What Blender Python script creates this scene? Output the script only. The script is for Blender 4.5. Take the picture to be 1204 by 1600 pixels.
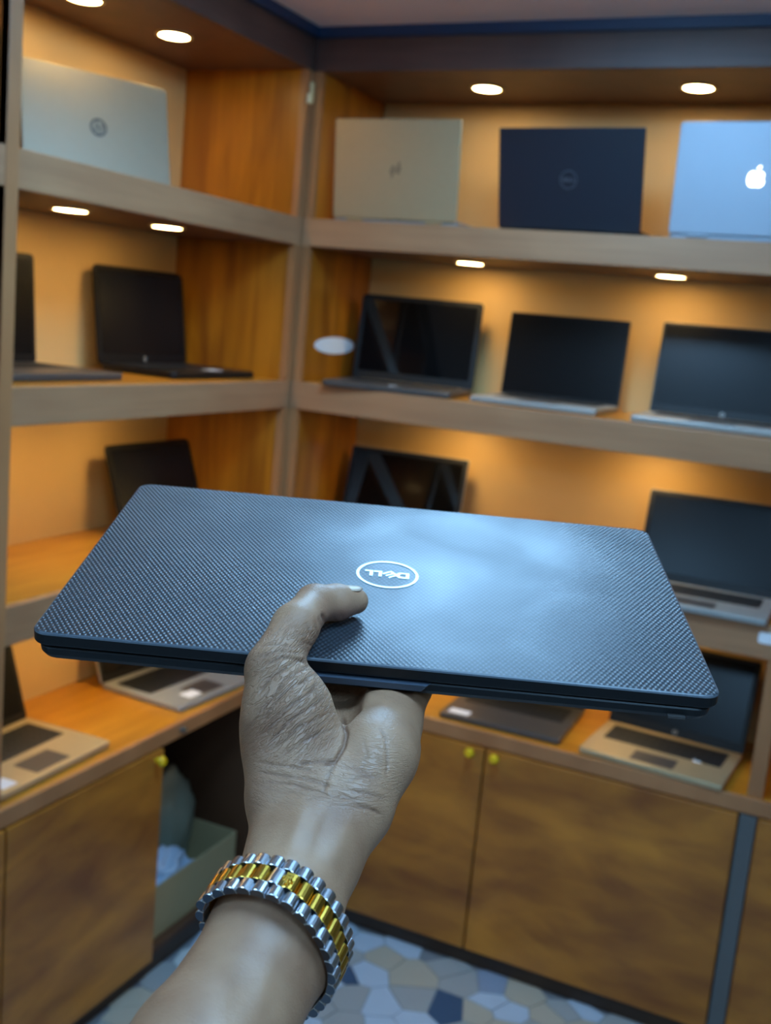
import bpy, bmesh, math, random
import numpy as np
from mathutils import Vector, Matrix
random.seed(7)
for o in list(bpy.data.objects): bpy.data.objects.remove(o)
C = bpy.context.scene.collection
PI = math.pi
F = 1698.76                                   # focal length in pixels of the 1204 px wide frame

# ---------------------------------------------------------------- camera
cam_pos = np.array([1.44724, -2.52332, 1.65106]); yaw, pit, rol = -0.42400, -0.17482, 0.09131
_f = np.array([math.sin(yaw)*math.cos(pit), math.cos(yaw)*math.cos(pit), math.sin(pit)])
_r = np.array([math.cos(yaw), -math.sin(yaw), 0.]); _u = np.cross(_r, _f)
RT = math.cos(rol)*_r + math.sin(rol)*_u; UP = -math.sin(rol)*_r + math.cos(rol)*_u; FW = _f
cd = bpy.data.cameras.new('camera'); cam = bpy.data.objects.new('camera', cd); C.objects.link(cam)
cam.matrix_world = Matrix(((RT[0], UP[0], -FW[0], cam_pos[0]), (RT[1], UP[1], -FW[1], cam_pos[1]),
                           (RT[2], UP[2], -FW[2], cam_pos[2]), (0, 0, 0, 1)))
cd.sensor_fit = 'HORIZONTAL'; cd.sensor_width = 36; cd.lens = F/1204*36; cd.clip_start = .02
cd.dof.use_dof = True; cd.dof.focus_distance = .53; cd.dof.aperture_fstop = cd.lens/3.3
bpy.context.scene.camera = cam
# ---------------------------------------------------------------- world, exposure, big lights
sc = bpy.context.scene
w = bpy.data.worlds.new('world'); sc.world = w; w.use_nodes = True
w.node_tree.nodes['Background'].inputs[0].default_value = (.55, .75, 1, 1)
w.node_tree.nodes['Background'].inputs[1].default_value = .05
sc.view_settings.view_transform = 'Standard'; sc.view_settings.look = 'None'
sc.view_settings.exposure = 1.15; sc.view_settings.gamma = 1; sc.view_settings.use_curve_mapping = False
COOL = (.31, .63, 1.0)
WARM = (1.0, .69, .29)
ROOM_LAMPS = [((.82, -.82, 2.350), .27, 15.5, COOL, 'round cool ceiling lamp above the held laptop, outside the picture'),
              ((.55, -3.1, 2.350), .30, 9.0, COOL, 'round cool ceiling lamp behind the camera, nearer the left shelves'),
              ((2.3, -3.0, 2.350), .30, 9.0, COOL, 'round cool ceiling lamp behind the camera, nearer the right wall'),
              ((1.55, -2.15, 2.350), .22, 13.0, COOL, 'round cool ceiling lamp added over the camera to light the hand')]  # last lamp is unseen, added to brighten the hand and bracelet
WARM_E = 31.0

# ---------------------------------------------------------------- helpers
def S(r, g, b):
    f = lambda c: (c/255/12.92 if c/255 <= .04045 else ((c/255+.055)/1.055)**2.4)
    return (f(r), f(g), f(b), 1)
def newmat(name):
    m = bpy.data.materials.new(name); m.use_nodes = True
    return m, m.node_tree, m.node_tree.nodes['Principled BSDF']
def plain(name, col, rough=.5, metal=0., spec=.5, coat=0, noise=0, nscale=30, bump=0):
    m, nt, b = newmat(name)
    b.inputs['Base Color'].default_value = col; b.inputs['Roughness'].default_value = rough
    b.inputs['Metallic'].default_value = metal; b.inputs['Specular IOR Level'].default_value = spec
    b.inputs['Coat Weight'].default_value = coat
    if noise or bump:
        tc = nt.nodes.new('ShaderNodeTexCoord'); n = nt.nodes.new('ShaderNodeTexNoise')
        n.inputs['Scale'].default_value = nscale; n.inputs['Detail'].default_value = 5
        nt.links.new(tc.outputs['Object'], n.inputs['Vector'])
        if noise:
            mr = nt.nodes.new('ShaderNodeMapRange'); mr.inputs['To Min'].default_value = 1-noise; mr.inputs['To Max'].default_value = 1+noise
            mx = nt.nodes.new('ShaderNodeMix'); mx.data_type = 'RGBA'; mx.blend_type = 'MULTIPLY'; mx.inputs[0].default_value = 1
            cb = nt.nodes.new('ShaderNodeCombineColor')
            nt.links.new(n.outputs[0], mr.inputs[0])
            for k in range(3): nt.links.new(mr.outputs[0], cb.inputs[k])
            mx.inputs[6].default_value = col; nt.links.new(cb.outputs[0], mx.inputs[7]); nt.links.new(mx.outputs[2], b.inputs['Base Color'])
        if bump:
            bp = nt.nodes.new('ShaderNodeBump'); bp.inputs['Strength'].default_value = bump; bp.inputs['Distance'].default_value = .001
            nt.links.new(n.outputs[0], bp.inputs['Height']); nt.links.new(bp.outputs[0], b.inputs['Normal'])
    return m
def wood(name, dark, light, scale=(30, 30, 2.2), rough=.35, big=(3, 3, .8), coat=.0, contrast=(.3, .7), bump=.05, spec=.5):
    """veneer: fine streaks along one axis over broad blotches"""
    m, nt, b = newmat(name); N = nt.nodes; L = nt.links
    tc = N.new('ShaderNodeTexCoord')
    m1 = N.new('ShaderNodeMapping'); m1.inputs['Scale'].default_value = scale; L.new(tc.outputs['Object'], m1.inputs[0])
    m2 = N.new('ShaderNodeMapping'); m2.inputs['Scale'].default_value = big; L.new(tc.outputs['Object'], m2.inputs[0])
    n1 = N.new('ShaderNodeTexNoise'); n1.inputs['Scale'].default_value = 1; n1.inputs['Detail'].default_value = 6; n1.inputs['Distortion'].default_value = .6
    n2 = N.new('ShaderNodeTexNoise'); n2.inputs['Scale'].default_value = 1; n2.inputs['Detail'].default_value = 3; n2.inputs['Distortion'].default_value = 1.2
    L.new(m1.outputs[0], n1.inputs['Vector']); L.new(m2.outputs[0], n2.inputs['Vector'])
    ma = N.new('ShaderNodeMath'); ma.operation = 'MULTIPLY_ADD'; ma.inputs[1].default_value = .45
    mb = N.new('ShaderNodeMath'); mb.operation = 'MULTIPLY'; mb.inputs[1].default_value = .55
    L.new(n2.outputs[0], mb.inputs[0]); L.new(n1.outputs[0], ma.inputs[0]); L.new(mb.outputs[0], ma.inputs[2])
    cr = N.new('ShaderNodeValToRGB'); cr.color_ramp.elements[0].position = contrast[0]; cr.color_ramp.elements[1].position = contrast[1]
    cr.color_ramp.elements[0].color = dark; cr.color_ramp.elements[1].color = light
    L.new(ma.outputs[0], cr.inputs[0]); L.new(cr.outputs[0], b.inputs['Base Color'])
    bp = N.new('ShaderNodeBump'); bp.inputs['Strength'].default_value = bump; bp.inputs['Distance'].default_value = .001
    L.new(n1.outputs[0], bp.inputs['Height']); L.new(bp.outputs[0], b.inputs['Normal'])
    b.inputs['Roughness'].default_value = rough; b.inputs['Coat Weight'].default_value = coat; b.inputs['Coat Roughness'].default_value = .12
    b.inputs['Specular IOR Level'].default_value = spec
    return m
def glow(name, col, e):
    m, nt, b = newmat(name); b.inputs['Base Color'].default_value = (.8, .8, .8, 1)
    b.inputs['Emission Color'].default_value = (*col[:3], 1); b.inputs['Emission Strength'].default_value = e
    return m

def meshobj(name, bm, mat, parent=None, smooth=False, bevel=0, seg=2):
    me = bpy.data.meshes.new(name); bm.normal_update(); bm.to_mesh(me); bm.free()
    o = bpy.data.objects.new(name, me); C.objects.link(o)
    if mat: me.materials.append(mat)
    if smooth:
        me.shade_smooth() if hasattr(me, 'shade_smooth') else [setattr(p, 'use_smooth', True) for p in me.polygons]
    if bevel:
        md = o.modifiers.new('bevel', 'BEVEL'); md.width = bevel; md.segments = seg; md.limit_method = 'ANGLE'; md.angle_limit = .6
    if parent: o.parent = parent
    return o
def tag(o, label=None, cat=None, group=None, kind=None):
    if label: o['label'] = label
    if cat: o['category'] = cat
    if group: o['group'] = group
    if kind: o['kind'] = kind
    return o
def empty(name, loc=(0, 0, 0), rz=0):
    o = bpy.data.objects.new(name, None); C.objects.link(o); o.location = loc; o.rotation_euler = (0, 0, rz); o.empty_display_size = .05
    return o
def box(bm, a, b):
    x0, y0, z0 = [min(p, q) for p, q in zip(a, b)]; x1, y1, z1 = [max(p, q) for p, q in zip(a, b)]
    v = [bm.verts.new(p) for p in ((x0,y0,z0),(x1,y0,z0),(x1,y1,z0),(x0,y1,z0),(x0,y0,z1),(x1,y0,z1),(x1,y1,z1),(x0,y1,z1))]
    for f in ((3,2,1,0),(4,5,6,7),(0,1,5,4),(1,2,6,5),(2,3,7,6),(3,0,4,7)): bm.faces.new([v[i] for i in f])
def bx(name, a, b, mat, parent=None, bevel=.0015, **k):
    bm = bmesh.new(); box(bm, a, b); return meshobj(name, bm, mat, parent, bevel=bevel, **k)
def rrect(w, d, r, n=6, cx=0, cy=0):
    pts = []
    for (sx, sy, a0) in ((1, 1, 0), (-1, 1, PI/2), (-1, -1, PI), (1, -1, 3*PI/2)):
        for i in range(n+1):
            a = a0 + i*PI/2/n; pts.append((cx+sx*(w/2-r)+r*math.cos(a), cy+sy*(d/2-r)+r*math.sin(a)))
    return pts
def prism(bm, pts, z0, z1, axis='z', taper=None):
    """extruded outline; taper = list of (z, inset) rings for soft edges"""
    rings = taper or [(z0, 0), (z1, 0)]
    cx = sum(p[0] for p in pts)/len(pts); cy = sum(p[1] for p in pts)/len(pts)
    rs = []
    hw = max(abs(p[0]-cx) for p in pts); hd = max(abs(p[1]-cy) for p in pts)
    for z, ins in rings:
        ring = []
        for (x, y) in pts:
            X = cx+(x-cx)*(1-ins/hw); Y = cy+(y-cy)*(1-ins/hd)
            ring.append(bm.verts.new((X, Y, z) if axis == 'z' else (X, z, Y) if axis == 'y' else (z, X, Y)))
        rs.append(ring)
    n = len(pts)
    for a, b in zip(rs, rs[1:]):
        for i in range(n): bm.faces.new((a[i], a[(i+1) % n], b[(i+1) % n], b[i]))
    bm.faces.new(list(reversed(rs[0]))); bm.faces.new(rs[-1])
    bmesh.ops.recalc_face_normals(bm, faces=bm.faces[:])
def soft(z0, z1, e):
    return [(z0, e), (z0+e*.3, e*.3), (z0+e, 0), (z1-e, 0), (z1-e*.3, e*.3), (z1, e)]
def cyl(bm, c, r, z0, z1, n=28, r2=None):
    r2 = r if r2 is None else r2
    a = [bm.verts.new((c[0]+r*math.cos(t*2*PI/n), c[1]+r*math.sin(t*2*PI/n), z0)) for t in range(n)]
    b = [bm.verts.new((c[0]+r2*math.cos(t*2*PI/n), c[1]+r2*math.sin(t*2*PI/n), z1)) for t in range(n)]
    for i in range(n): bm.faces.new((a[i], a[(i+1) % n], b[(i+1) % n], b[i]))
    bm.faces.new(list(reversed(a))); bm.faces.new(b)
def ring(bm, ri, ro, z0, z1, n=40, sx=1, sy=1, c=(0, 0)):
    R = []
    for (r, z) in ((ri, z0), (ro, z0), (ro, z1), (ri, z1)):
        R.append([bm.verts.new((c[0]+sx*r*math.cos(t*2*PI/n), c[1]+sy*r*math.sin(t*2*PI/n), z)) for t in range(n)])
    for k in range(4):
        a, b = R[k], R[(k+1) % 4]
        for i in range(n): bm.faces.new((a[i], a[(i+1) % n], b[(i+1) % n], b[i]))
    bmesh.ops.recalc_face_normals(bm, faces=bm.faces[:])
def poly(bm, pts, z0, z1):
    a = [bm.verts.new((x, y, z0)) for x, y in pts]; b = [bm.verts.new((x, y, z1)) for x, y in pts]
    n = len(pts)
    for i in range(n): bm.faces.new((a[i], a[(i+1) % n], b[(i+1) % n], b[i]))
    bm.faces.new(list(reversed(a))); bm.faces.new(b)
    bmesh.ops.recalc_face_normals(bm, faces=bm.faces[:])

# ---------------------------------------------------------------- materials
M = {}
M['fascia'] = wood('taupe_walnut_laminate', S(152, 106, 74), S(180, 132, 94), (3, 3, 60), rough=.42, big=(2, 2, 6))
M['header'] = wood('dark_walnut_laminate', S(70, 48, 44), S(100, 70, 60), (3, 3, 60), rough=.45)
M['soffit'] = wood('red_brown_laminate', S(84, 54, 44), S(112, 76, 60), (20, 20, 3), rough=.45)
M['back'] = plain('pale_birch_back_panel', S(214, 174, 112), .6, noise=.06, nscale=6)
M['side'] = wood('orange_wood_veneer_upright', S(110, 52, 8), S(196, 122, 26), (26, 26, 1.6), rough=.33, big=(7, 7, 1.4), coat=.25)
M['top_x'] = wood('orange_wood_veneer_shelf', S(160, 98, 24), S(202, 138, 40), (2.5, 34, 30), rough=.33, big=(1.5, 7, 3), coat=.2)
M['top_y'] = wood('orange_wood_veneer_shelf_side', S(160, 98, 24), S(202, 138, 40), (34, 2.5, 30), rough=.33, big=(7, 1.5, 3), coat=.2)
M['door'] = wood('brown_wood_door_veneer', S(130, 72, 24), S(198, 126, 42), (5, 5, 12), rough=.4, big=(2.2, 2.2, 6.5), coat=.1, contrast=(.34, .66))
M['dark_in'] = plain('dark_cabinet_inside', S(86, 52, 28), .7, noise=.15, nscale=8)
M['plinth'] = plain('dark_brown_plinth', S(62, 44, 32), .6, noise=.1)
M['band'] = wood('pinkish_edge_band', S(150, 98, 60), S(180, 124, 80), (10, 10, 3), rough=.4)
M['alu'] = plain('grey_metal_strip', S(110, 112, 112), .4, .6)
M['ceiling'] = plain('grey_pink_ceiling', S(226, 208, 206), .8, noise=.05, nscale=4)
M['navy'] = plain('shadow_gap_navy', S(28, 50, 82), .45)
M['wall'] = plain('beige_wall_paint', S(168, 150, 128), .8, noise=.05, nscale=3)
M['yellow'] = plain('yellow_plastic', S(236, 190, 20), .35)
M['white'] = plain('white_paper_sticker', S(235, 235, 238), .6)
M['cream'] = plain('cream_plastic', S(236, 214, 160), .4)
M['black'] = plain('black_plastic', S(15, 16, 18), .42, spec=.35, noise=.1)
M['blackmatte'] = plain('black_keys', S(30, 31, 33), .55)
M['scr_gloss'] = plain('glossy_black_glass', S(10, 11, 13), .04, spec=.5)
M['scr_matte'] = plain('matte_black_screen', S(13, 14, 16), .26, spec=.3)
M['silver'] = plain('brushed_silver', S(158, 158, 154), .45, .3, noise=.04, nscale=60)
M['goldsilver'] = plain('champagne_silver', S(186, 166, 130), .42, .45, noise=.04, nscale=60)
M['satin'] = plain('satin_silver', S(142, 134, 114), .46, .3, noise=.04, nscale=60)
M['darksilver'] = plain('dark_grey_metal', S(92, 88, 86), .4, .5)
M['alulid'] = plain('pale_anodised_lid', S(150, 160, 172), .45, .3, noise=.02, nscale=20)
M['navylid'] = plain('blue_black_lid', S(26, 34, 46), .42, noise=.08, nscale=12)
M['logo_dark'] = plain('dark_logo_metal', S(70, 66, 60), .35, .5)
M['logo_grey'] = plain('grey_logo_metal', S(120, 128, 138), .3, .7)
M['apple'] = glow('backlit_white_logo', (1, 1, 1), 2.2)

# ---------------------------------------------------------------- the room
T = dict(z0=0, z4=.648, z4b=.610, z3b=.975, z3=1.052, z2b=1.396, z2=1.468, z1b=1.8185, z1=1.888, zh=2.248, zc=2.327)
DL, DR = .38, .385
XE, YE = 2.3, -2.06            # ends of the two shelving runs
def struct(o): o['kind'] = 'structure'; return o
floor = struct(bx('floor', (-.40, -4.2, -.05), (3.6, .40, -.004), plain('grey_grout', S(120, 124, 130), .6), bevel=0))
struct(bx('ceiling', (-.40, -4.2, 2.352), (3.6, .40, 2.40), M['ceiling'], bevel=0))
struct(bx('wall_left', (-.45, -4.2, -.05), (-.40, .45, 2.40), M['wall'], bevel=0))
struct(bx('wall_back', (-.40, .40, -.05), (3.6, .45, 2.40), M['wall'], bevel=0))
struct(bx('wall_right', (3.6, -4.2, -.05), (3.65, .45, 2.40), M['wall'], bevel=0))
struct(bx('wall_front', (-.45, -4.25, -.05), (3.65, -4.2, 2.40), M['wall'], bevel=0))
struct(bx('shadow_gap_1', (.0, -.012, T['zc']), (3.6, .40, 2.352), M['navy'], bevel=0))  # navy strips put the dark of the ceiling shadow gap into colour
struct(bx('shadow_gap_2', (-.40, -4.2, T['zc']), (.012, -.0121, 2.352), M['navy'], bevel=0))

# floor of angular mosaic pieces: clipped Voronoi cells, each a raised chip with grout between
def voronoi(x0, x1, y0, y1, s, seed):
    rng = np.random.RandomState(seed); nx = int((x1-x0)/s)+3; ny = int((y1-y0)/s)+3
    P = np.array([(x0+(i-1+.5+rng.uniform(-.42, .42))*s, y0+(j-1+.5+rng.uniform(-.42, .42))*s) for i in range(nx) for j in range(ny)])
    cells = []
    for k, p in enumerate(P):
        if not (x0 <= p[0] < x1 and y0 <= p[1] < y1): continue
        pg = [(p[0]-s*2, p[1]-s*2), (p[0]+s*2, p[1]-s*2), (p[0]+s*2, p[1]+s*2), (p[0]-s*2, p[1]+s*2)]
        d = np.hypot(*(P-p).T)
        for q in P[(d < s*3.2) & (d > 1e-9)]:
            m_ = (p+q)/2; n = (q-p)/np.linalg.norm(q-p); off = -.0012; out = []
            sd = [((a[0]-m_[0])*n[0]+(a[1]-m_[1])*n[1])-off for a in pg]
            for i in range(len(pg)):
                a, b2, da, db = pg[i], pg[(i+1) % len(pg)], sd[i], sd[(i+1) % len(pg)]
                if da <= 0: out.append(a)
                if da*db < 0: t = da/(da-db); out.append((a[0]+t*(b2[0]-a[0]), a[1]+t*(b2[1]-a[1])))
            pg = out
            if len(pg) < 3: break
        if len(pg) >= 3: cells.append(pg)
    return cells
chipm = [plain('floor_chip_'+n, c, .35, noise=.05, nscale=14) for n, c in (('pale_blue', S(176, 190, 206)), ('grey', S(158, 160, 160)),
    ('beige', S(176, 168, 152)), ('white', S(206, 208, 206)), ('slate_blue', S(58, 84, 112)), ('blue_grey', S(136, 150, 172)))]
wts = [.25, .2, .2, .13, .09, .13]
rng = np.random.RandomState(3)
for pg in voronoi(.0, 1.22, -1.3, .0, .088, 5):
    bm = bmesh.new(); poly(bm, pg, -.004, .0+rng.uniform(-.0004, .0004))
    meshobj('floor_tile', bm, chipm[rng.choice(6, p=wts)], floor)
bms = [bmesh.new() for _ in chipm]
for r in ((1.22, 3.6, -1.3, 0.), (0., 3.6, -4.2, -1.3)):
    for pg in voronoi(*r, .1, 9): poly(bms[rng.choice(6, p=wts)], pg, -.004, 0)
for b_, m_ in zip(bms, chipm): tag(meshobj('floor_tiles', b_, m_, floor), kind='stuff')

# ---------------------------------------------------------------- shelving
# back-wall unit: front plane y = 0, runs +x ; left-wall unit: front plane x = 0, runs -y
RU = tag(empty('display_shelving', (0, 0, 0)), 'brown wood display shelving with lit shelves along the back wall', 'shelving')
LU = tag(empty('display_shelving', (0, 0, 0)), 'brown wood display shelving with lit shelves along the left wall', 'shelving')
def shelf_R(zb, zt):
    s = bx('shelf_board', (.026, .018, zt-.018), (XE-.02, DR-.012, zt), M['top_x'], RU)
    bx('shelf_fascia', (0, 0, zb), (XE, .018, zt), M['fascia'], s)
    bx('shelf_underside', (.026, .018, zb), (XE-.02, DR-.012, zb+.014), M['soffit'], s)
def shelf_L(zb, zt):
    s = bx('shelf_board', (-DL+.012, YE+.02, zt-.018), (-.018, -.031, zt), M['top_y'], LU)
    bx('shelf_fascia', (-.018, YE, zb), (0, -.0005, zt), M['fascia'], s)
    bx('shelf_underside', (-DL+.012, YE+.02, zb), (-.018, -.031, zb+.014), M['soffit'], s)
for k in ('1', '2', '3'):
    shelf_R(T['z'+k+'b'], T['z'+k]); shelf_L(T['z'+k+'b'], T['z'+k])
# backs
bx('back_panel', (0, DR-.012, .05), (XE, DR, T['zc']), M['back'], RU, bevel=0)
bx('back_panel', (-DL, YE, .05), (-DL+.012, -.0, T['zc']), M['back'], LU, bevel=0)
# upright panels (one per bay division), each with a banded front edge; they stop between shelves
lev = [(.05, T['z4b']), (T['z4'], T['z3b']), (T['z3'], T['z2b']), (T['z2'], T['z1b']), (T['z1'], T['zh'])]
for xa, xb in ((.0, .024), (1.283, 1.317), (XE-.02, XE)):
    for i, (a, b) in enumerate(lev):
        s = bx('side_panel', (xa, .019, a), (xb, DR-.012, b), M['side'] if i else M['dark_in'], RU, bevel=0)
        if i: bx('edge_band', (xa, .0015, a), (xb, .019, b), M['band'], s, bevel=.0004)
for ya, yb in ((-.030, -.0005), (-1.042, -1.010), (YE, YE+.02)):
    for i, (a, b) in enumerate(lev):
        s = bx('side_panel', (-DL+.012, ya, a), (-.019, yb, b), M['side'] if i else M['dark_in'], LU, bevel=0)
        if i: bx('edge_band', (-.019, ya, a), (-.0002 if ya > -.5 else .001, (.0165 if ya > -.5 else yb), b), M['band'], s, bevel=.0004)
bx('edge_band', (-.018, -1.042, T['z4']), (.0018, -1.010, T['zh']), M['band'], LU)
# header boxes over the top bay
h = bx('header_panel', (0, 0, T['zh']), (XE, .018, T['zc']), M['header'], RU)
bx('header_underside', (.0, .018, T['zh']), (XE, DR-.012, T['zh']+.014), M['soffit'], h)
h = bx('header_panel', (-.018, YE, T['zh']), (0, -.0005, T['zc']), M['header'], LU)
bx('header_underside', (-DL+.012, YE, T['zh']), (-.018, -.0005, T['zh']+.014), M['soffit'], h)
# counters with a banded front edge
s = bx('countertop', (0, .0, T['z4b']), (XE, DR-.012, T['z4']), M['top_x'], RU); bx('edge_band', (-.012, -.012, T['z4b']), (XE, 0, T['z4']), M['band'], s)
s = bx('countertop', (-DL+.012, YE, T['z4b']), (0, -.0005, T['z4']), M['top_y'], LU); bx('edge_band', (0, YE, T['z4b']), (.012, -.012, T['z4']), M['band'], s)
# base carcass, doors, plinth
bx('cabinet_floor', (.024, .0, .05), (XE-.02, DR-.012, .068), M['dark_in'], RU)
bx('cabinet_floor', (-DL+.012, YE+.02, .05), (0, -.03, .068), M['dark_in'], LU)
bx('plinth', (.0, .004, .0), (XE, .022, .05), M['plinth'], RU); bx('plinth', (-.022, YE, .0), (-.004, .0, .05), M['plinth'], LU)
def knob(parent, p, n):
    bm = bmesh.new(); cyl(bm, (0, 0), .006, 0, .012, 16); cyl(bm, (0, 0), .011, .012, .016, 20, .0135); cyl(bm, (0, 0), .0135, .016, .024, 20, .009)
    q = Vector(n).to_track_quat('Z', 'Y').to_matrix().to_4x4(); q.translation = Vector(p); bm.transform(q)
    return meshobj('knob', bm, M['yellow'], parent, smooth=False, bevel=.001)
for xa, xb, kx in ((.026, .650, .616), (.655, 1.272, .682), (1.316, 1.80, 1.77), (1.805, XE-.02, 1.84)):
    d = bx('cabinet_door', (xa, -.018, .052), (xb, -.0005, T['z4b']-.004), M['door'], RU, bevel=.002)
    knob(d, (kx, -.018, .592), (0, -1, 0))
bx('joint_strip', (1.275, -.012, .052), (1.313, -.0005, T['z4b']-.004), M['alu'], RU)
for ya, yb, ky in ((-1.005, -.500, -.53), (-1.515, -1.01, -1.48), (YE+.01, -1.52, -1.55)):
    d = bx('cabinet_door', (.0005, ya, .052), (.018, yb, T['z4b']-.004), M['door'], LU, bevel=.002)
    knob(d, (.018, ky, .588), (1, 0, 0))
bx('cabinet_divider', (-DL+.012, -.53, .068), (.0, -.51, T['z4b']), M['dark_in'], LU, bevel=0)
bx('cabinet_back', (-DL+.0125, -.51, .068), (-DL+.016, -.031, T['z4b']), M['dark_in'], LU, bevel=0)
# small lock on the counter edge over the open compartment, cream clip on the corner upright, white tag
bm = bmesh.new(); cyl(bm, (0, 0), .008, 0, .010, 18); bm.transform(Matrix.Translation((.012, -.423, .628)) @ Matrix.Rotation(PI/2, 4, 'Y'))
meshobj('cam_lock', bm, M['alu'], LU)
bm = bmesh.new(); box(bm, (-.014, -.012, 2.175), (.004, .002, 2.222)); cyl(bm, (-.002, -.014), .011, 2.168, 2.192, 18)
tag(meshobj('wall_hook', bm, M['cream'], None, bevel=.003), 'small cream plastic hook high on the corner upright', 'hook')
bm = bmesh.new(); prism(bm, rrect(.034, .026, .006), 0, 1, taper=[(0, 0), (.0012, 0)])
bm.transform(Matrix.Translation((1.272, -.0001, 1.024)) @ Matrix.Rotation(PI/2, 4, 'X'))
tag(meshobj('price_tag', bm, M['white']), 'small white price tag stuck on the shelf edge at right', 'tag')
bm = bmesh.new(); prism(bm, [(.118*math.cos(i*PI/20), .023*math.sin(i*PI/20)) for i in range(40)], 0, 1, taper=[(0, 0), (.0008, 0), (.0012, .004)])  # thin pale oval plate: a reflection on the side panel, painted as colour
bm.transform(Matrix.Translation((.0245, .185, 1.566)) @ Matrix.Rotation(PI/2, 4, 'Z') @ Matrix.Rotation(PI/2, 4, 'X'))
tag(meshobj('sticker', bm, plain('painted_pale_sheen', S(238, 244, 250), .3)), 'painted blue-white oval sheen on the side panel beside the black open laptop', 'sticker')  # no real sticker: the plate paints in a reflection

# ---------------------------------------------------------------- recessed downlights
warm_m = glow('warm_led_diffuser', WARM, WARM_E)
def downlight(x, y, z, label):
    t = empty('downlight', (x, y, z))
    tag(t, label, 'ceiling light', 'warm recessed downlights of the shelving')
    bm = bmesh.new(); ring(bm, .034, .042, -.004, .001, 36); meshobj('trim_ring', bm, M['cream'], t)
    bm = bmesh.new(); cyl(bm, (0, 0), .0335, -.0035, .0, 32); meshobj('diffuser', bm, warm_m, t)
for (x, y, z, l) in [(.40, .18, T['zh'], 'round downlight in the top right header, above the silver laptop'),
                     (.925, .18, T['zh'], 'round downlight in the top right header, above the gap left of the pale blue laptop'),
                     (.385, .225, T['z1b'], 'round downlight above the glossy black open laptop by the corner'),
                     (.912, .217, T['z1b'], 'round downlight above the open laptop with a bright strip at the right'),
                     (.39, .22, T['z2b'], 'downlight hidden under the middle right shelf, nearer the corner'),
                     (.915, .22, T['z2b'], 'downlight hidden under the middle right shelf, nearer the right edge'),
                     (.39, .22, T['z3b'], 'downlight hidden under the lowest right shelf, nearer the corner'),
                     (.915, .22, T['z3b'], 'downlight hidden under the lowest right shelf, nearer the right edge'),
                     (1.7, .22, T['zh'], 'downlight of the next right bay under the header'),
                     (1.7, .22, T['z3b'], 'downlight of the next right bay over the counter'),
                     (-.169, -.358, T['zh'], 'round downlight in the top left header, nearer the corner'),
                     (-.190, -.640, T['zh'], 'round downlight cut by the top of the picture, top left header'),
                     (-.164, -.687, T['z1b'], 'left one of the two downlights under the upper left shelf'),
                     (-.140, -.385, T['z1b'], 'right one of the two downlights under the upper left shelf'),
                     (-.150, -.387, T['z2b'], 'downlight hidden under the middle left shelf, nearer the corner'),
                     (-.165, -.687, T['z2b'], 'downlight hidden under the middle left shelf, nearer the left post'),
                     (-.150, -.387, T['z3b'], 'downlight hidden under the lowest left shelf, nearer the corner'),
                     (-.165, -.687, T['z3b'], 'downlight hidden under the lowest left shelf, nearer the left post'),
                     (-.19, -1.38, T['z1b'], 'downlight of the next left bay under the upper shelf'),
                     (-.19, -1.36, T['zh'], 'downlight of the next left bay in the header'),
                     (-.19, -1.36, T['z2b'], 'downlight of the next left bay under the middle shelf')]:
    downlight(x, y, z-.0005, l)
# round cool room lamps on the ceiling (outside the frame; they light the scene and shine on the held laptop)
for (p, r, e, c, lab) in ROOM_LAMPS:
    t = tag(empty('ceiling_lamp', p), lab, 'ceiling light', 'cool room lamps')
    bm = bmesh.new(); ring(bm, r, r+.012, -.010, .002, 48); meshobj('trim_ring', bm, M['white'], t)
    bm = bmesh.new(); cyl(bm, (0, 0), r*.9, -.034, .002, 48, r); meshobj('diffuser', bm, glow('cool_led', c, e), t)

# ---------------------------------------------------------------- logos (outline geometry in the lid's plane; X right, Y up as read)
def strip(a, b, t):
    dx, dy = b[0]-a[0], b[1]-a[1]; l = math.hypot(dx, dy); nx, ny = -dy/l*t/2, dx/l*t/2
    return [(a[0]+nx, a[1]+ny), (b[0]+nx, b[1]+ny), (b[0]-nx, b[1]-ny), (a[0]-nx, a[1]-ny)]
def logo_dell(bm, s, z0, z1, ry=1.0, rt=.09):
    """ring with the four letters, the E tilted; s = ring radius"""
    ring(bm, s*(1-rt), s, z0, z1, 56, 1, ry)
    k = s
    def P(L): poly(bm, [(x*k, y*k*ry) for x, y in L], z0, z1)
    # D
    P([(-.70, -.20), (-.60, -.20), (-.60, .20), (-.70, .20)])
    P([(-.60, .20), (-.60, .12), (-.45, .12), (-.40, .06), (-.30, .10), (-.38, .20)])
    P([(-.60, -.12), (-.60, -.20), (-.38, -.20), (-.30, -.10), (-.40, -.06), (-.45, -.12)])
    P([(-.40, .06), (-.40, -.06), (-.30, -.10), (-.26, 0), (-.30, .10)])
    # tilted E: three bars leaning up to the right with a spine on the lower left
    c, s_ = math.cos(.70), math.sin(.70)
    def rp(L): return [(-.085+x*c-y*s_, .0+x*s_+y*c) for x, y in L]
    P(rp([(-.20, .19), (-.20, -.19), (-.11, -.19), (-.11, .19)]))
    for yy in (.19, .035, -.12): P(rp([(-.11, yy), (-.11, yy-.075), (.17, yy-.075), (.17, yy)]))
    for x0 in (.18, .47):
        P([(x0, .20), (x0+.10, .20), (x0+.10, -.11), (x0+.26, -.11), (x0+.26, -.20), (x0, -.20)])
def logo_slashes(bm, s, z0, z1):
    for (x, a, b) in ((-.52, -.45, .55), (-.12, -1.0, .30), (.28, -.30, 1.0), (.62, -.55, .45)):
        poly(bm, [((x+a*.36-.07)*s, a*s), ((x+a*.36+.07)*s, a*s), ((x+b*.36+.07)*s, b*s), ((x+b*.36-.07)*s, b*s)], z0, z1)
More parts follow.
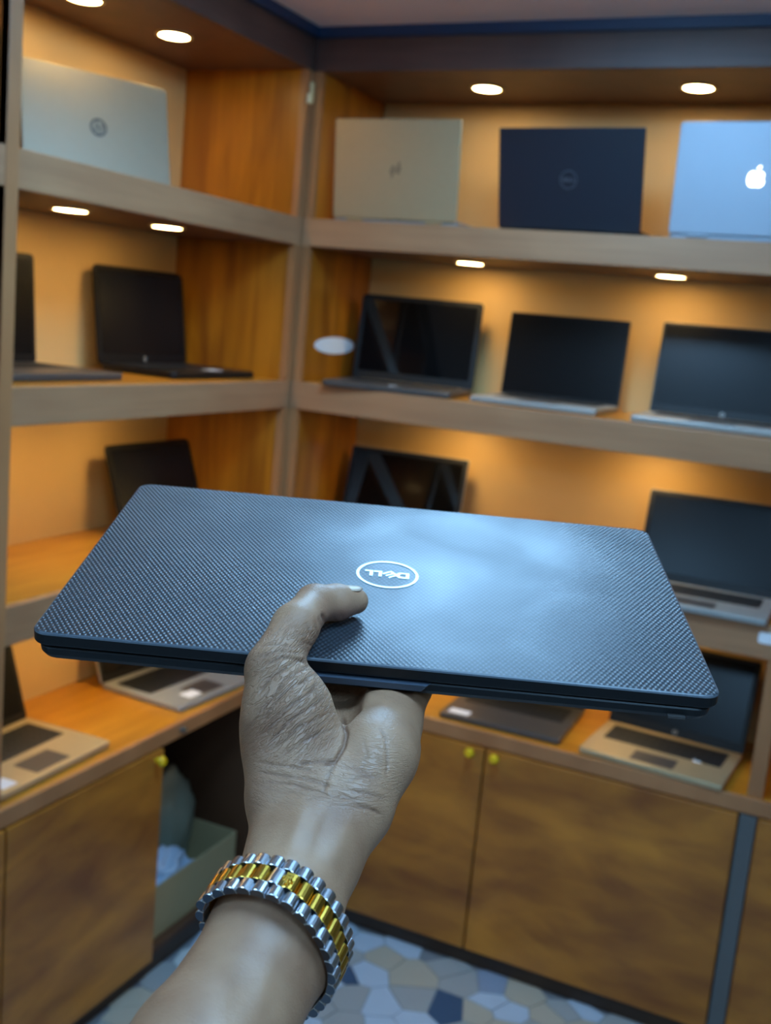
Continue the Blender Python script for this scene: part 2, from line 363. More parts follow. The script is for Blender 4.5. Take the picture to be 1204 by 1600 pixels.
def logo_round(bm, s, z0, z1):
    """dark disc ring with the slanted lower-case h and p crossing it"""
    ring(bm, .74*s, s, z0, z1, 48)
    k = s; sk = .32
    def P(L): poly(bm, [((x+sk*y)*k, y*k) for x, y in L], z0, z1)
    P([(-.42, -.45), (-.27, -.45), (-.27, .80), (-.42, .80)]); P([(-.27, .34), (-.27, .22), (-.05, .22), (-.05, .34)]); P([(-.16, .22), (-.03, .30), (-.03, -.45), (-.16, -.45)])
    P([(.14, -.80), (.28, -.80), (.28, .34), (.14, .34)]); P([(.28, .34), (.28, .22), (.46, .22), (.50, .34)]); P([(.46, .28), (.56, .22), (.56, -.38), (.44, -.38)]); P([(.28, -.30), (.28, -.42), (.50, -.42), (.50, -.30)])
def logo_apple(bm, s, z0, z1):
    L = []
    for i in range(48):
        t = i/48*2*PI
        r = .92+.05*math.cos(2*t)+.05*math.cos(4*t+PI)
        x, y = r*math.cos(t)*.92, r*math.sin(t)*.95
        if abs(x) < .30 and y > .5: y -= .13*(1-abs(x)/.30)
        if abs(x) < .25 and y < -.5: y += .07*(1-abs(x)/.25)
        d = math.hypot(x-1.12, y-.12)
        if d < .42: x, y = 1.12+(x-1.12)/d*.42, .12+(y-.12)/d*.42
        L.append((x*s, y*s))
    poly(bm, L, z0, z1)
    poly(bm, [((.02+a)*s, (.90+b)*s) for a, b in ((0, 0), (.06, .22), (.20, .38), (.38, .44), (.36, .26), (.24, .10))], z0, z1)
LOGO = dict(dell=logo_dell, slash=logo_slashes, round=logo_round, apple=logo_apple)

# ---------------------------------------------------------------- display laptops
def laptop(label, cat_group, pos, zs, rz, W=.34, D=.235, tilt=.2, H=.228, body='silver', lid='silver', bezel='black', screen='scr_matte',
           bz=.012, chin=.022, r=.009, logo=None, ls=.02, logomat=None, th=.016, sticker=None, closed=False, top=None, facelogo=False, keys='blackmatte', strip_=False):
    t = empty('laptop', (pos[0], pos[1], zs), rz); tag(t, label, 'laptop', cat_group)
    lid_t = .007
    if not closed:
        bm = bmesh.new(); prism(bm, rrect(W, D, r, 5, 0, -D/2), 0, 1, taper=soft(.0015, th, .0028)); base = meshobj('base', bm, M[body], t)
        bm = bmesh.new()
        for fx in (-1, 1):
            for fy in (-.03, -D+.03): box(bm, (fx*(W/2-.03)-.012, fy-.004, 0), (fx*(W/2-.03)+.012, fy+.004, .0018))
        meshobj('foot', bm, M['black'], base)
        bm = bmesh.new(); prism(bm, rrect(W*.84, D*.44, .004, 3, 0, -D*.33), 0, 1, taper=[(th-.001, 0), (th+.0004, 0)]); kb = meshobj('keyboard_deck', bm, M[keys], t)
        bm = bmesh.new(); rows = 5; cols = 14; kw = W*.82/cols; kh = D*.42/rows
        for i in range(cols):
            for j in range(rows):
                if j == rows-1 and 4 <= i <= 8:
                    if i == 4: cx = -W*.41+kw*6.5; cy = -D*.33-D*.21+kh*.5; box(bm, (cx-kw*2.4, cy-kh*.42, th), (cx+kw*2.4, cy+kh*.42, th+.0014))
                    continue
                cx = -W*.41+kw*(i+.5); cy = -D*.33+D*.21-kh*(j+.5); box(bm, (cx-kw*.43, cy-kh*.42, th), (cx+kw*.43, cy+kh*.42, th+.0014))
        tag(meshobj('keys', bm, M[keys], kb), kind='stuff')
        bm = bmesh.new(); prism(bm, rrect(.105, D*.27, .003, 3, 0, -D*.80), 0, 1, taper=[(th-.001, 0), (th+.0003, 0)]); meshobj('touchpad', bm, M['darksilver' if body != 'black' else 'blackmatte'], t)
        if sticker:
            bm = bmesh.new(); prism(bm, rrect(sticker[2], sticker[3], .002, 3, sticker[0], sticker[1]), 0, 1, taper=[(th-.0005, 0), (th+.0009, 0)]); meshobj('sticker', bm, M['white'], t)
        if strip_:
            bm = bmesh.new(); box(bm, (-W*.42, -.022, th-.001), (W*.42, -.008, th+.0008)); meshobj('speaker_strip', bm, M['goldsilver'], t)
        for sx in (-1, 1):
            bm = bmesh.new(); cyl(bm, (0, 0), .0055, -.022, .022, 14); bm.transform(Matrix.Translation((sx*W*.32, 0, th*.55)) @ Matrix.Rotation(PI/2, 4, 'Y'))
            meshobj('hinge', bm, M[lid if body != 'black' else 'black'], t)
    # the lid is modelled lying in XZ with the screen facing -Y, then leaned back by tilt about the hinge
    RX = Matrix.Translation((0, 0, .012 if not closed else .0)) @ Matrix.Rotation(-tilt, 4, 'X')
    if not closed:
        bm = bmesh.new(); prism(bm, rrect(W, H, r, 5, 0, H/2), 0, 1, axis='y', taper=[(y, i) for y, i in soft(-.0005, lid_t, .002)]); bm.transform(RX); L = meshobj('lid', bm, M[lid], t)
        bm = bmesh.new(); prism(bm, rrect(W-.003, H-.003, r, 5, 0, H/2), 0, 1, axis='y', taper=[(-.0014, 0), (.0, 0)]); bm.transform(RX); bzl = meshobj('bezel', bm, M[bezel], L)
        bm = bmesh.new(); prism(bm, rrect(W-2*bz, H-bz-chin, .001, 2, 0, chin+(H-bz-chin)/2), 0, 1, axis='y', taper=[(-.0019, 0), (-.001, 0)]); bm.transform(RX); meshobj('screen', bm, M[screen], L)
        if facelogo:
            bm = bmesh.new(); ring(bm, .0035, .006, -.0004, .0004, 20); bm.transform(RX @ Matrix.Translation((0, -.0019, chin*.55)) @ Matrix.Rotation(PI/2, 4, 'X')); meshobj('logo', bm, M['silver'], L)
        backy = lid_t
    else:   # shut laptop propped on its long edge: lid half towards +Y
        bm = bmesh.new(); prism(bm, rrect(W, H, r, 5, 0, H/2), 0, 1, axis='y', taper=[(y, i) for y, i in soft(.0, .008, .0022)]); bm.transform(RX); L = meshobj('lid', bm, M[lid], t)
        bm = bmesh.new(); prism(bm, rrect(W-.003, H-.003, r, 5, 0, H/2), 0, 1, axis='y', taper=[(y, i) for y, i in soft(-.0125, -.0008, .0028)]); bm.transform(RX); meshobj('base', bm, M[body], t)
        backy = .008
    if logo:
        bm = bmesh.new(); LOGO[logo](bm, ls, -.0003, .0007)
        # read from behind the lid: X flips
        bm.transform(RX @ Matrix.Translation((0, backy, H/2)) @ Matrix.Rotation(PI, 4, 'Z') @ Matrix.Rotation(PI/2, 4, 'X'))
        meshobj('logo', bm, M[logomat], L)
    return t
G1, G2, G3, G4 = 'laptops standing on the top shelves', 'open laptops on the middle shelves', 'open laptops on the lower shelves', 'open laptops on the counters'
laptop('silver laptop turned lid outward on the top right shelf, slashed logo', G1, (.236, .048), T['z1'], PI, W=.344, tilt=.109, H=.241, body='silver', lid='goldsilver', logo='slash', ls=.019, logomat='logo_dark', r=.004)
laptop('blue-black laptop turned lid outward with a round grey logo', G1, (.682, .077), T['z1'], PI-.066, W=.356, tilt=.24, H=.231, body='black', lid='navylid', logo='dell', ls=.021, logomat='logo_grey', r=.004)
laptop('pale blue-silver laptop turned lid outward with a glowing white logo', G1, (1.106, .024), T['z1'], PI-.061, W=.353, tilt=.043, H=.240, body='alulid', lid='alulid', logo='apple', ls=.021, logomat='apple', r=.008)
laptop('shut silver laptop propped against the wall on the top left shelf, round dark logo', G1, (-.194, -.565), T['z1'], PI/2+PI-.42, W=.347, tilt=-.19, H=.235, body='silver', lid='satin', logo='round', ls=.0195, logomat='logo_dark', closed=True, r=.010)
laptop('glossy black open laptop with lamp reflections on its screen, beside the corner', G2, (.237, .251), T['z2'], .148, W=.346, D=.256, tilt=.16, H=.240, body='darksilver', lid='black', screen='scr_gloss', bz=.014, chin=.026, r=.012, strip_=True, sticker=(.01, -.22, .022, .014))
laptop('slim open laptop with narrow screen frame, second on the middle right shelf', G2, (.647, .288), T['z2'], .011, W=.322, D=.240, tilt=.11, H=.223, body='silver', lid='darksilver', bz=.005, chin=.012, r=.004)
laptop('open laptop with small round emblem under its screen, at the right edge', G2, (1.071, .269), T['z2'], .025, W=.356, D=.240, tilt=.197, H=.233, body='silver', lid='silver', bz=.007, chin=.024, r=.006, facelogo=True, strip_=True, screen='scr_matte')
laptop('open laptop with silver lid rim behind the held laptop', G3, (.237, .241), T['z3'], .079, W=.352, tilt=.268, H=.230, body='silver', lid='silver', screen='scr_gloss', bz=.014, chin=.022, r=.007)
laptop('open laptop with wide black bezel and silver deck on the lower right shelf', G3, (1.094, .221), T['z3'], .013, W=.345, D=.237, tilt=.28, H=.231, body='silver', lid='silver', bz=.014, chin=.024, r=.006)
laptop('dark grey open laptop with white sticker on the right counter', G4, (.663, .279), T['z4'], .021, W=.322, D=.264, tilt=.32, H=.228, body='darksilver', lid='black', sticker=(-.115, -.235, .055, .034), r=.006)
laptop('champagne coloured open laptop with black screen on the right counter', G4, (1.071, .236), T['z4'], -.064, W=.348, D=.244, tilt=.341, H=.237, body='goldsilver', lid='black', bz=.012, chin=.026, facelogo=True, r=.008, sticker=(.09, -.13, .02, .016))  # the small white deck patch here is a painted highlight
laptop('black open laptop with rounded corners on the middle left shelf', G2, (-.297, -.236), T['z2'], PI/2-.036, W=.341, D=.227, tilt=.132, H=.242, body='black', lid='black', bz=.014, chin=.028, r=.016, facelogo=True, sticker=(.03, -.19, .055, .03), th=.018)
laptop('black open laptop half hidden by the left post on the middle shelf', G2, (-.335, -.760), T['z2'], PI/2-.02, W=.340, D=.255, tilt=.075, H=.244, body='darksilver', lid='black', r=.010)
laptop('black open laptop with rounded corners on the lower left shelf', G3, (-.228, -.204), T['z3'], PI/2-.041, W=.333, tilt=.321, H=.227, body='black', lid='black', bz=.016, chin=.026, r=.014)
laptop('silver open laptop on the left counter nearest the corner', G4, (-.271, -.216), T['z4'], PI/2-.058, W=.308, D=.256, tilt=.3, H=.228, body='silver', lid='silver', sticker=(-.06, -.215, .05, .035))
laptop('champagne coloured open laptop at the left edge of the left counter', G4, (-.258, -.826), T['z4'], PI/2+.029, W=.342, D=.240, tilt=.3, H=.228, body='goldsilver', lid='silver', sticker=(-.13, -.205, .04, .04), r=.008)
laptop('black laptop turned lid outward behind the left post, top shelf', G1, (-.10, -1.30), T['z1'], PI/2+PI, W=.34, tilt=.1, H=.23, body='black', lid='black', r=.006)
laptop('black open laptop in the bay left of the left post, middle shelf', G2, (-.2, -1.36), T['z2'], PI/2, W=.34, tilt=.2, H=.22, body='black', lid='black', r=.006)
laptop('open laptop just past the right post on the counter', G4, (1.52, .25), T['z4'], .02, W=.34, tilt=.3, H=.228, body='silver', lid='black', r=.006)

# ---------------------------------------------------------------- things in the open compartment
def lumpy(name, loc, sc_, seed, mat, amp=.25, sub=4, freq=2.2):
    from mathutils import noise
    bm = bmesh.new(); bmesh.ops.create_icosphere(bm, subdivisions=sub, radius=1)
    for v in bm.verts:
        p = v.co.copy(); n = noise.fractal(p*freq+Vector((seed, 0, 0)), 1, 2.1, 4)
        r = 1+amp*n; v.co = Vector((p.x*r*sc_[0], p.y*r*sc_[1], max(-.92, p.z*r)*sc_[2]))
    zm = min(v.co.z for v in bm.verts)
    for v in bm.verts: v.co += Vector(loc)-Vector((0, 0, zm))
    return meshobj(name, bm, mat, smooth=True)
cb = tag(empty('cardboard_box', (-.10, -.28, .068)), 'grey-brown open cardboard box in the compartment under the left counter', 'box')
mc = plain('grey_brown_cardboard', S(160, 142, 104), .8, noise=.05, nscale=10)
hb = .142
bx('box_wall', (.075, -.20, 0), (.079, .20, hb), mc, cb, bevel=.0008); bx('box_wall', (-.15, -.20, 0), (-.146, .20, hb), mc, cb, bevel=.0008)
bx('box_wall', (-.146, -.20, 0), (.075, -.196, hb), mc, cb, bevel=.0008); bx('box_wall', (-.146, .196, 0), (.075, .20, hb), mc, cb, bevel=.0008)
bx('box_bottom', (-.146, -.196, 0), (.075, .196, .004), mc, cb, bevel=0)
fl = bx('box_flap', (0, -.196, -.0015), (.085, .196, .0015), mc, cb, bevel=.0008); fl.location = (-.148, 0, hb); fl.rotation_euler = (0, -2.0, 0)
tag(lumpy('plastic_bag', (-.175, -.20, .075), (.052, .10, .165), 3, plain('grey_green_plastic', S(124, 128, 112), .5), .18), 'tall grey-green plastic bag standing in the cardboard box', 'bag')
tag(lumpy('plastic_bag', (-.085, -.335, .075), (.055, .09, .085), 9, plain('pale_blue_plastic', S(160, 178, 200), .3), .45, freq=3.2), 'crumpled pale blue plastic bag lying in the cardboard box', 'bag')

# ---------------------------------------------------------------- the held laptop (real size, 0.36 m wide, 0.56 m in front of the camera)
LO = np.array([1.0612, -2.1025, 1.4753]); LX = np.array([.918693, .394968, .001623])
LN = np.array([.078722, -.187132, .979175]); LN -= LX*(LN@LX); LN /= np.linalg.norm(LN); LX /= np.linalg.norm(LX); LY = np.cross(LN, LX)
MW = Matrix(((LX[0], LY[0], LN[0], LO[0]), (LX[1], LY[1], LN[1], LO[1]), (LX[2], LY[2], LN[2], LO[2]), (0, 0, 0, 1)))
W_, D_ = .360, .2262
def weave_mat():
    m, nt, b = newmat('dark_woven_texture_lid'); N = nt.nodes; L = nt.links
    tc = N.new('ShaderNodeTexCoord'); sp = N.new('ShaderNodeSeparateXYZ'); L.new(tc.outputs['Object'], sp.inputs[0])
    def math_(op, a, bb=None, c=None):
        n = N.new('ShaderNodeMath'); n.operation = op
        for i, v in enumerate((a, bb, c)):
            if v is None: continue
            if isinstance(v, (int, float)): n.inputs[i].default_value = v
            else: L.new(v, n.inputs[i])
        return n.outputs[0]
    px, py = .0030, .0047
    cx = math_('COSINE', math_('MULTIPLY', sp.outputs[0], 2*PI/px)); cy = math_('COSINE', math_('MULTIPLY', sp.outputs[1], 2*PI/py))
    cc = math_('MULTIPLY', cx, cy); bumps = math_('POWER', math_('MAXIMUM', math_('MULTIPLY_ADD', cc, .5, .5), 0), 1.7)
    # wear: rubbed smooth towards the right of centre, cloudy handling marks elsewhere
    nz = N.new('ShaderNodeTexNoise'); nz.inputs['Scale'].default_value = 9; nz.inputs['Detail'].default_value = 5; L.new(tc.outputs['Object'], nz.inputs['Vector'])
    dx = math_('MULTIPLY', math_('SUBTRACT', sp.outputs[0], .235), 1/.115); dy = math_('MULTIPLY', math_('SUBTRACT', sp.outputs[1], .10), 1/.14)
    rr = math_('ADD', math_('MULTIPLY', dx, dx), math_('MULTIPLY', dy, dy))
    wear = N.new('ShaderNodeMapRange'); wear.interpolation_type = 'SMOOTHSTEP'
    L.new(math_('ADD', rr, math_('MULTIPLY_ADD', nz.outputs[0], 1.6, -.8)), wear.inputs[0])
    wear.inputs['From Min'].default_value = .25; wear.inputs['From Max'].default_value = 1.5; wear.inputs['To Min'].default_value = .10; wear.inputs['To Max'].default_value = 1
    hgt = math_('MULTIPLY', bumps, wear.outputs[0])
    bp = N.new('ShaderNodeBump'); bp.inputs['Strength'].default_value = .75; bp.inputs['Distance'].default_value = .0006; L.new(hgt, bp.inputs['Height'])
    # fine scuffs
    mp = N.new('ShaderNodeMapping'); mp.inputs['Scale'].default_value = (60, 140, 1); mp.inputs['Rotation'].default_value = (0, 0, .5); L.new(tc.outputs['Object'], mp.inputs[0])
    ns = N.new('ShaderNodeTexNoise'); ns.inputs['Scale'].default_value = 1; ns.inputs['Detail'].default_value = 6; L.new(mp.outputs[0], ns.inputs['Vector'])
    bp2 = N.new('ShaderNodeBump'); bp2.inputs['Strength'].default_value = .12; bp2.inputs['Distance'].default_value = .0004; L.new(ns.outputs[0], bp2.inputs['Height']); L.new(bp.outputs[0], bp2.inputs['Normal'])
    L.new(bp2.outputs[0], b.inputs['Normal'])
    n2 = N.new('ShaderNodeTexNoise'); n2.inputs['Scale'].default_value = 14; n2.inputs['Detail'].default_value = 4; n2.inputs['Distortion'].default_value = .5; L.new(tc.outputs['Object'], n2.inputs['Vector'])
    rg = N.new('ShaderNodeMapRange'); rg.inputs['From Min'].default_value = .3; rg.inputs['From Max'].default_value = .7; rg.inputs['To Min'].default_value = .38; rg.inputs['To Max'].default_value = .48
    L.new(n2.outputs[0], rg.inputs[0]); L.new(rg.outputs[0], b.inputs['Roughness'])
    cr = N.new('ShaderNodeValToRGB'); cr.color_ramp.elements[0].color = S(14, 15, 18); cr.color_ramp.elements[1].color = S(66, 72, 80); L.new(math_('MULTIPLY_ADD', bumps, .8, .1), cr.inputs[0]); L.new(cr.outputs[0], b.inputs['Base Color'])
    b.inputs['Specular IOR Level'].default_value = .5
    return m
M['weave'] = weave_mat()
M['lidside'] = plain('dark_blue_black_plastic', S(13, 15, 19), .42, spec=.4, noise=.05, nscale=60)
M['silverblue'] = plain('bright_logo_chrome', S(190, 205, 212), .3, .35)
HL = empty('laptop'); HL.matrix_world = MW
tag(HL, 'closed dark laptop with woven-texture lid and ringed logo, held up by a hand', 'laptop')
LT = .0078; GAP = .0012; BT = .0082
bm = bmesh.new(); prism(bm, rrect(W_, D_, .009, 9, W_/2, D_/2), 0, 1, taper=[(-LT, .0012), (-LT+.0008, .0002), (-LT+.0014, 0), (-.0012, 0), (-.0004, .0004), (0, .0013)])
lid = meshobj('lid', bm, M['lidside'], HL)
lid.data.materials.append(M['weave']); lid.data.materials.append(plain('lid_rim_highlight', S(74, 80, 88), .36))  # rim colour lightened to paint in the bevel's edge highlight
for p in lid.data.polygons:
    if p.normal.z > .95: p.material_index = 1
    elif p.normal.z > .15: p.material_index = 2
bm = bmesh.new(); prism(bm, rrect(W_-.010, D_-.006, .007, 5, W_/2, D_/2+.002), 0, 1, taper=[(-LT-GAP-.0004, 0), (-LT+.0002, 0)]); meshobj('screen_gasket', bm, M['blackmatte'], HL)
bm = bmesh.new(); prism(bm, rrect(W_-.005, D_-.002, .009, 9, W_/2, D_/2+.0005), 0, 1, taper=[(-LT-GAP-BT, .004), (-LT-GAP-BT+.0012, .0018), (-LT-GAP-BT*.55, .0004), (-LT-GAP-.0008, 0), (-LT-GAP, .0006)])
base = meshobj('base', bm, M['lidside'], HL)
bm = bmesh.new()   # finger scoop in the front edge: a bevelled lip
zt, zb = -LT-GAP+.0004, -LT-GAP-.0030
pts = [(.128, zt), (.1305, zb), (.2055, zb), (.208, zt)]
a = [bm.verts.new((x, -.0022, z)) for x, z in pts]; b_ = [bm.verts.new((x, .004, z)) for x, z in ((.124, zt), (.1305, zb-.001), (.2055, zb-.001), (.212, zt))]
for i in range(4): bm.faces.new((a[i], a[(i+1) % 4], b_[(i+1) % 4], b_[i]))
bm.faces.new(a); bm.faces.new(b_[::-1]); bmesh.ops.recalc_face_normals(bm, faces=bm.faces[:]); meshobj('opening_lip', bm, plain('scoop_grey_plastic', S(58, 66, 78), .45), base)
bm = bmesh.new(); box(bm, (.334, -.0006, -.0146), (.343, .002, -.0132)); meshobj('status_light', bm, M['darksilver'], base)
for (x, y, l) in ((.235, .012, .07), (.04, .012, .05), (.10, D_-.014, .16)):
    bm = bmesh.new(); prism(bm, rrect(l, .007, .003, 4, x+l/2, y), 0, 1, taper=[(-LT-GAP-BT-.0014, .0006), (-LT-GAP-BT+.0004, 0)]); meshobj('rubber_foot', bm, M['blackmatte'], HL)
for x in (.035, W_-.085):
    bm = bmesh.new(); cyl(bm, (0, 0), .0042, 0, .05, 16); bm.transform(Matrix.Translation((x, D_-.001, -LT-.001)) @ Matrix.Rotation(PI/2, 4, 'Y')); meshobj('hinge', bm, M['black'], HL)
# lid logo: reads right way up seen from the hinge side, so it is turned half round here
LGX, LGY, LGS = .1815, .1105, .0190
bm = bmesh.new(); logo_dell(bm, LGS, .0, .0004, 1.0, .085)
bm.transform(Matrix.Translation((LGX, LGY, 0)) @ Matrix.Rotation(PI, 4, 'Z')); meshobj('logo', bm, M['silverblue'], lid)

# ---------------------------------------------------------------- hand and forearm: smooth union of tapered capsules, meshed by surface nets
Rm = np.array([RT, -UP, FW]).T                       # camera axes (x right, y down, z away) to world
def cp(x, y, d): return np.array([(x-602)/F*d, (y-800)/F*d, d])
def w2c(p): return Rm.T @ (np.asarray(p)-cam_pos)
def l2c(x, y, z): return w2c(LO+LX*x+LY*y+LN*z)      # held-laptop frame to camera axes
def lidp(px, py, off):                               # lid-plane point seen at a pixel, lifted by off
    n = Rm.T @ LN; o = w2c(LO); r = cp(px, py, 1.); return r*((o@n)/(r@n)) + n*off
wd = np.array([.355, -.436, .827]); wd /= np.linalg.norm(wd)          # forearm axis, towards the hand
BC = cp(428, 1470, .455)
e1 = np.cross(wd, [0, 0, 1.]); e1 /= np.linalg.norm(e1); e2 = np.cross(wd, e1)   # e1 to the left, e2 towards the camera/top
prims = []
def cone(a, ra, b, rb, k=.008): prims.append((np.asarray(a, float), ra, np.asarray(b, float), rb, k))
def chain(pts, k=.008):
    for (a, ra), (b, rb) in zip(pts, pts[1:]): cone(a, ra, b, rb, k)
A = lambda t, u, v: BC+wd*t+e1*u+e2*v
# forearm, radius side (left), ulna side (right), flexor mass
chain([(A(-.17, .010, 0), .026), (A(-.06, .0095, .000), .0185), (A(0, .0095, .002), .0168), (cp(447, 1345, .492), .0162)], .012)
chain([(A(-.17, -.010, 0), .026), (A(-.06, -.0085, .000), .0190), (A(0, -.0080, .001), .0168), (cp(503, 1338, .495), .0160)], .012)
chain([(A(-.17, 0, .003), .027), (A(-.06, .001, .004), .0205), (A(0, .001, .005), .0190), (cp(474, 1340, .490), .0172)], .012)
# heel of the hand
chain([(cp(447, 1345, .492), .0160), (cp(446, 1250, .515), .0155), (cp(441, 1165, .535), .0175)], .012)
chain([(cp(503, 1338, .495), .0160), (cp(548, 1262, .515), .0175), (cp(583, 1185, .535), .0185), (cp(594, 1142, .556), .0155)], .012)
chain([(cp(474, 1340, .490), .0165), (cp(498, 1245, .520), .0170), (cp(515, 1195, .540), .0150)], .012)
# ball of the thumb up to the knuckle
chain([(cp(446, 1240, .518), .015), (cp(455, 1160, .532), .0210), (cp(447, 1105, .537), .0200), (cp(430, 1048, .541), .0138)], .010)
# thumb over the front edge, across the lid
TK = cp(427, 1043, .5405); TI = lidp(489, 978, .0135); TT = lidp(553, 961, .0088)
TM = (TK+TI)/2+Rm.T@LN*.0045
chain([(TK, .0135), (TM, .0116), (TI, .0104)], .005)
chain([(TI, .0104), (TI*.45+TT*.55, .0098), (TT, .0074)], .003)
# palm plate going under the laptop, fingers flat against its underside
zb_ = -LT-GAP-BT
ROOT = [(.142, .030), (.163, .036), (.1835, .034), (.2015, .028)]
WR = [cp(470, 1240, .528), cp(505, 1225, .530), cp(545, 1215, .530), cp(580, 1190, .534)]
for i, ((x, y), wp) in enumerate(zip(ROOT, WR)):
    r0 = l2c(x, y, zb_-.0115)
    cone(wp, .013, r0, .0112, .009)
TIPS = [(.130, .104), (.160, .118), (.188, .112), (.214, .092)]
for i, ((x, y), (tx, ty)) in enumerate(zip(ROOT, TIPS)):
    f = .92 if i == 3 else 1
    p0 = l2c(x, y, zb_-.0112); p1 = l2c(x+(tx-x)*.45, y+(ty-y)*.45, zb_-.0125); p2 = l2c(x+(tx-x)*.76, y+(ty-y)*.76, zb_-.0098); p3 = l2c(tx, ty, zb_-.0072)
    chain([(p0, .0108*f), (p1, .0094*f), (p2, .0084*f), (p3, .0070*f)], .0025)
# little-finger side of the palm rising to the underside
chain([(cp(596, 1172, .549), .0178), (cp(600, 1132, .571), .0160), (l2c(.1875, .024, zb_-.0160), .0142)], .010)

VX = .00085
G = np.array([e1, e2, wd]); org = BC
P_ = np.array([G@(p-org) for q in prims for p in (q[0], q[2])]); R_ = np.array([r for q in prims for r in (q[1], q[3])])
lo = (P_-R_[:, None]).min(0)-.006; hi = (P_+R_[:, None]).max(0)+.006
n = np.ceil((hi-lo)/VX).astype(int)
D = np.full(n, .05, np.float32)
ax = [(lo[i]+VX*np.arange(n[i])).astype(np.float32) for i in range(3)]
for (a, ra, b, rb, k) in prims:
    a = G@(a-org); b = G@(b-org); m_ = max(ra, rb)+k+.006
    s0 = np.clip(((np.minimum(a, b)-m_-lo)/VX).astype(int), 0, n); s1 = np.clip(((np.maximum(a, b)+m_-lo)/VX).astype(int)+1, 0, n)
    X = ax[0][s0[0]:s1[0]][:, None, None]; Y = ax[1][s0[1]:s1[1]][None, :, None]; Z_ = ax[2][s0[2]:s1[2]][None, None, :]
    ab = b-a; L2 = float(ab@ab)+1e-12
    t = ((X-a[0])*ab[0]+(Y-a[1])*ab[1]+(Z_-a[2])*ab[2])/L2; np.clip(t, 0, 1, out=t)
    d = np.sqrt((X-a[0]-t*ab[0])**2+(Y-a[1]-t*ab[1])**2+(Z_-a[2]-t*ab[2])**2)-(ra+(rb-ra)*t)
    sub = D[s0[0]:s1[0], s0[1]:s1[1], s0[2]:s1[2]]
    h = np.clip(.5+.5*(sub-d)/k, 0, 1); D[s0[0]:s1[0], s0[1]:s1[1], s0[2]:s1[2]] = sub+(d-sub)*h-k*h*(1-h)
# the hollow between the ball of the thumb and the palm
for (a, ra, b, rb, k) in [(cp(530, 1058, .578), .0155, cp(537, 1116, .5475), .0070, .004), (cp(537, 1116, .5475), .0070, cp(541, 1150, .532), .0020, .004)]:
    a = G@(a-org); b = G@(b-org); ab = b-a
    X = ax[0][:, None, None]; Y = ax[1][None, :, None]; Z_ = ax[2][None, None, :]
    t = np.clip(((X-a[0])*ab[0]+(Y-a[1])*ab[1]+(Z_-a[2])*ab[2])/float(ab@ab), 0, 1)
    d = -(np.sqrt((X-a[0]-t*ab[0])**2+(Y-a[1]-t*ab[1])**2+(Z_-a[2]-t*ab[2])**2)-(ra+(rb-ra)*t))
    h = np.clip(.5-.5*(D-d)/k, 0, 1); D = (D+(d-D)*h+k*h*(1-h)).astype(np.float32)
# flesh does not enter the laptop: cut by its slab
cL = w2c(LO); ex, ey, en = Rm.T@LX, Rm.T@LY, Rm.T@LN
gx = [G@v for v in (ex, ey, en)]; gl = G@(cL-org)
X, Y, Z_ = ax[0][:, None, None], ax[1][None, :, None], ax[2][None, None, :]
def loc(v): return (X-gl[0])*v[0]+(Y-gl[1])*v[1]+(Z_-gl[2])*v[2]
qx, qy, qz = loc(gx[0]), loc(gx[1]), loc(gx[2])
slab = np.maximum(np.maximum(np.abs(qx-W_/2)-W_/2, np.abs(qy-D_/2)-D_/2), np.abs(qz+(LT+GAP+BT)/2)-(LT+GAP+BT)/2)
D = np.maximum(D, -(slab-.0003)).astype(np.float32)
def surface_nets(D, iso=0.):
    s = D < iso
    c = np.zeros(tuple(np.array(D.shape)-1), np.int8)
    for i in (0, 1):
        for j in (0, 1):
            for k in (0, 1): c += s[i:D.shape[0]-1+i, j:D.shape[1]-1+j, k:D.shape[2]-1+k]
    act = np.argwhere((c > 0) & (c < 8)); idx = -np.ones(c.shape, np.int32); idx[tuple(act.T)] = np.arange(len(act))
    acc = np.zeros((len(act), 3)); cnt = np.zeros(len(act))
    cor = [(i, j, k) for i in (0, 1) for j in (0, 1) for k in (0, 1)]
    for p in cor:
        for ax_ in range(3):
            if p[ax_]: continue
            q = list(p); q[ax_] = 1
            da = D[tuple((act+p).T)]; db = D[tuple((act+q).T)]; m = (da < iso) != (db < iso)
            t = np.where(m, da/(da-db+1e-20), 0)
            pt = np.array(p)[None]+t[:, None]*np.eye(3)[ax_][None]
            acc[m] += pt[m]; cnt[m] += 1
    V = act+acc/cnt[:, None]
    faces = []
    for ax_ in range(3):
        o1, o2 = (ax_+1) % 3, (ax_+2) % 3
        sl = [slice(1, -1)]*3; sl[ax_] = slice(0, -1); sh = [slice(1, -1)]*3; sh[ax_] = slice(1, None)
        A_ = s[tuple(sl)]; B_ = s[tuple(sh)]
        e = np.argwhere(A_ != B_); off = np.ones(3, int); off[ax_] = 0; e = e+off
        flip = s[tuple(e.T)]
        def at(d1, d2):
            q = e.copy(); q[:, o1] -= d1; q[:, o2] -= d2; return idx[tuple(q.T)]
        f = np.stack([at(0, 0), at(1, 0), at(1, 1), at(0, 1)], 1)
        f[~flip] = f[~flip][:, ::-1]; faces.append(f)
    return V, np.concatenate(faces)
V, Fc = surface_nets(D)
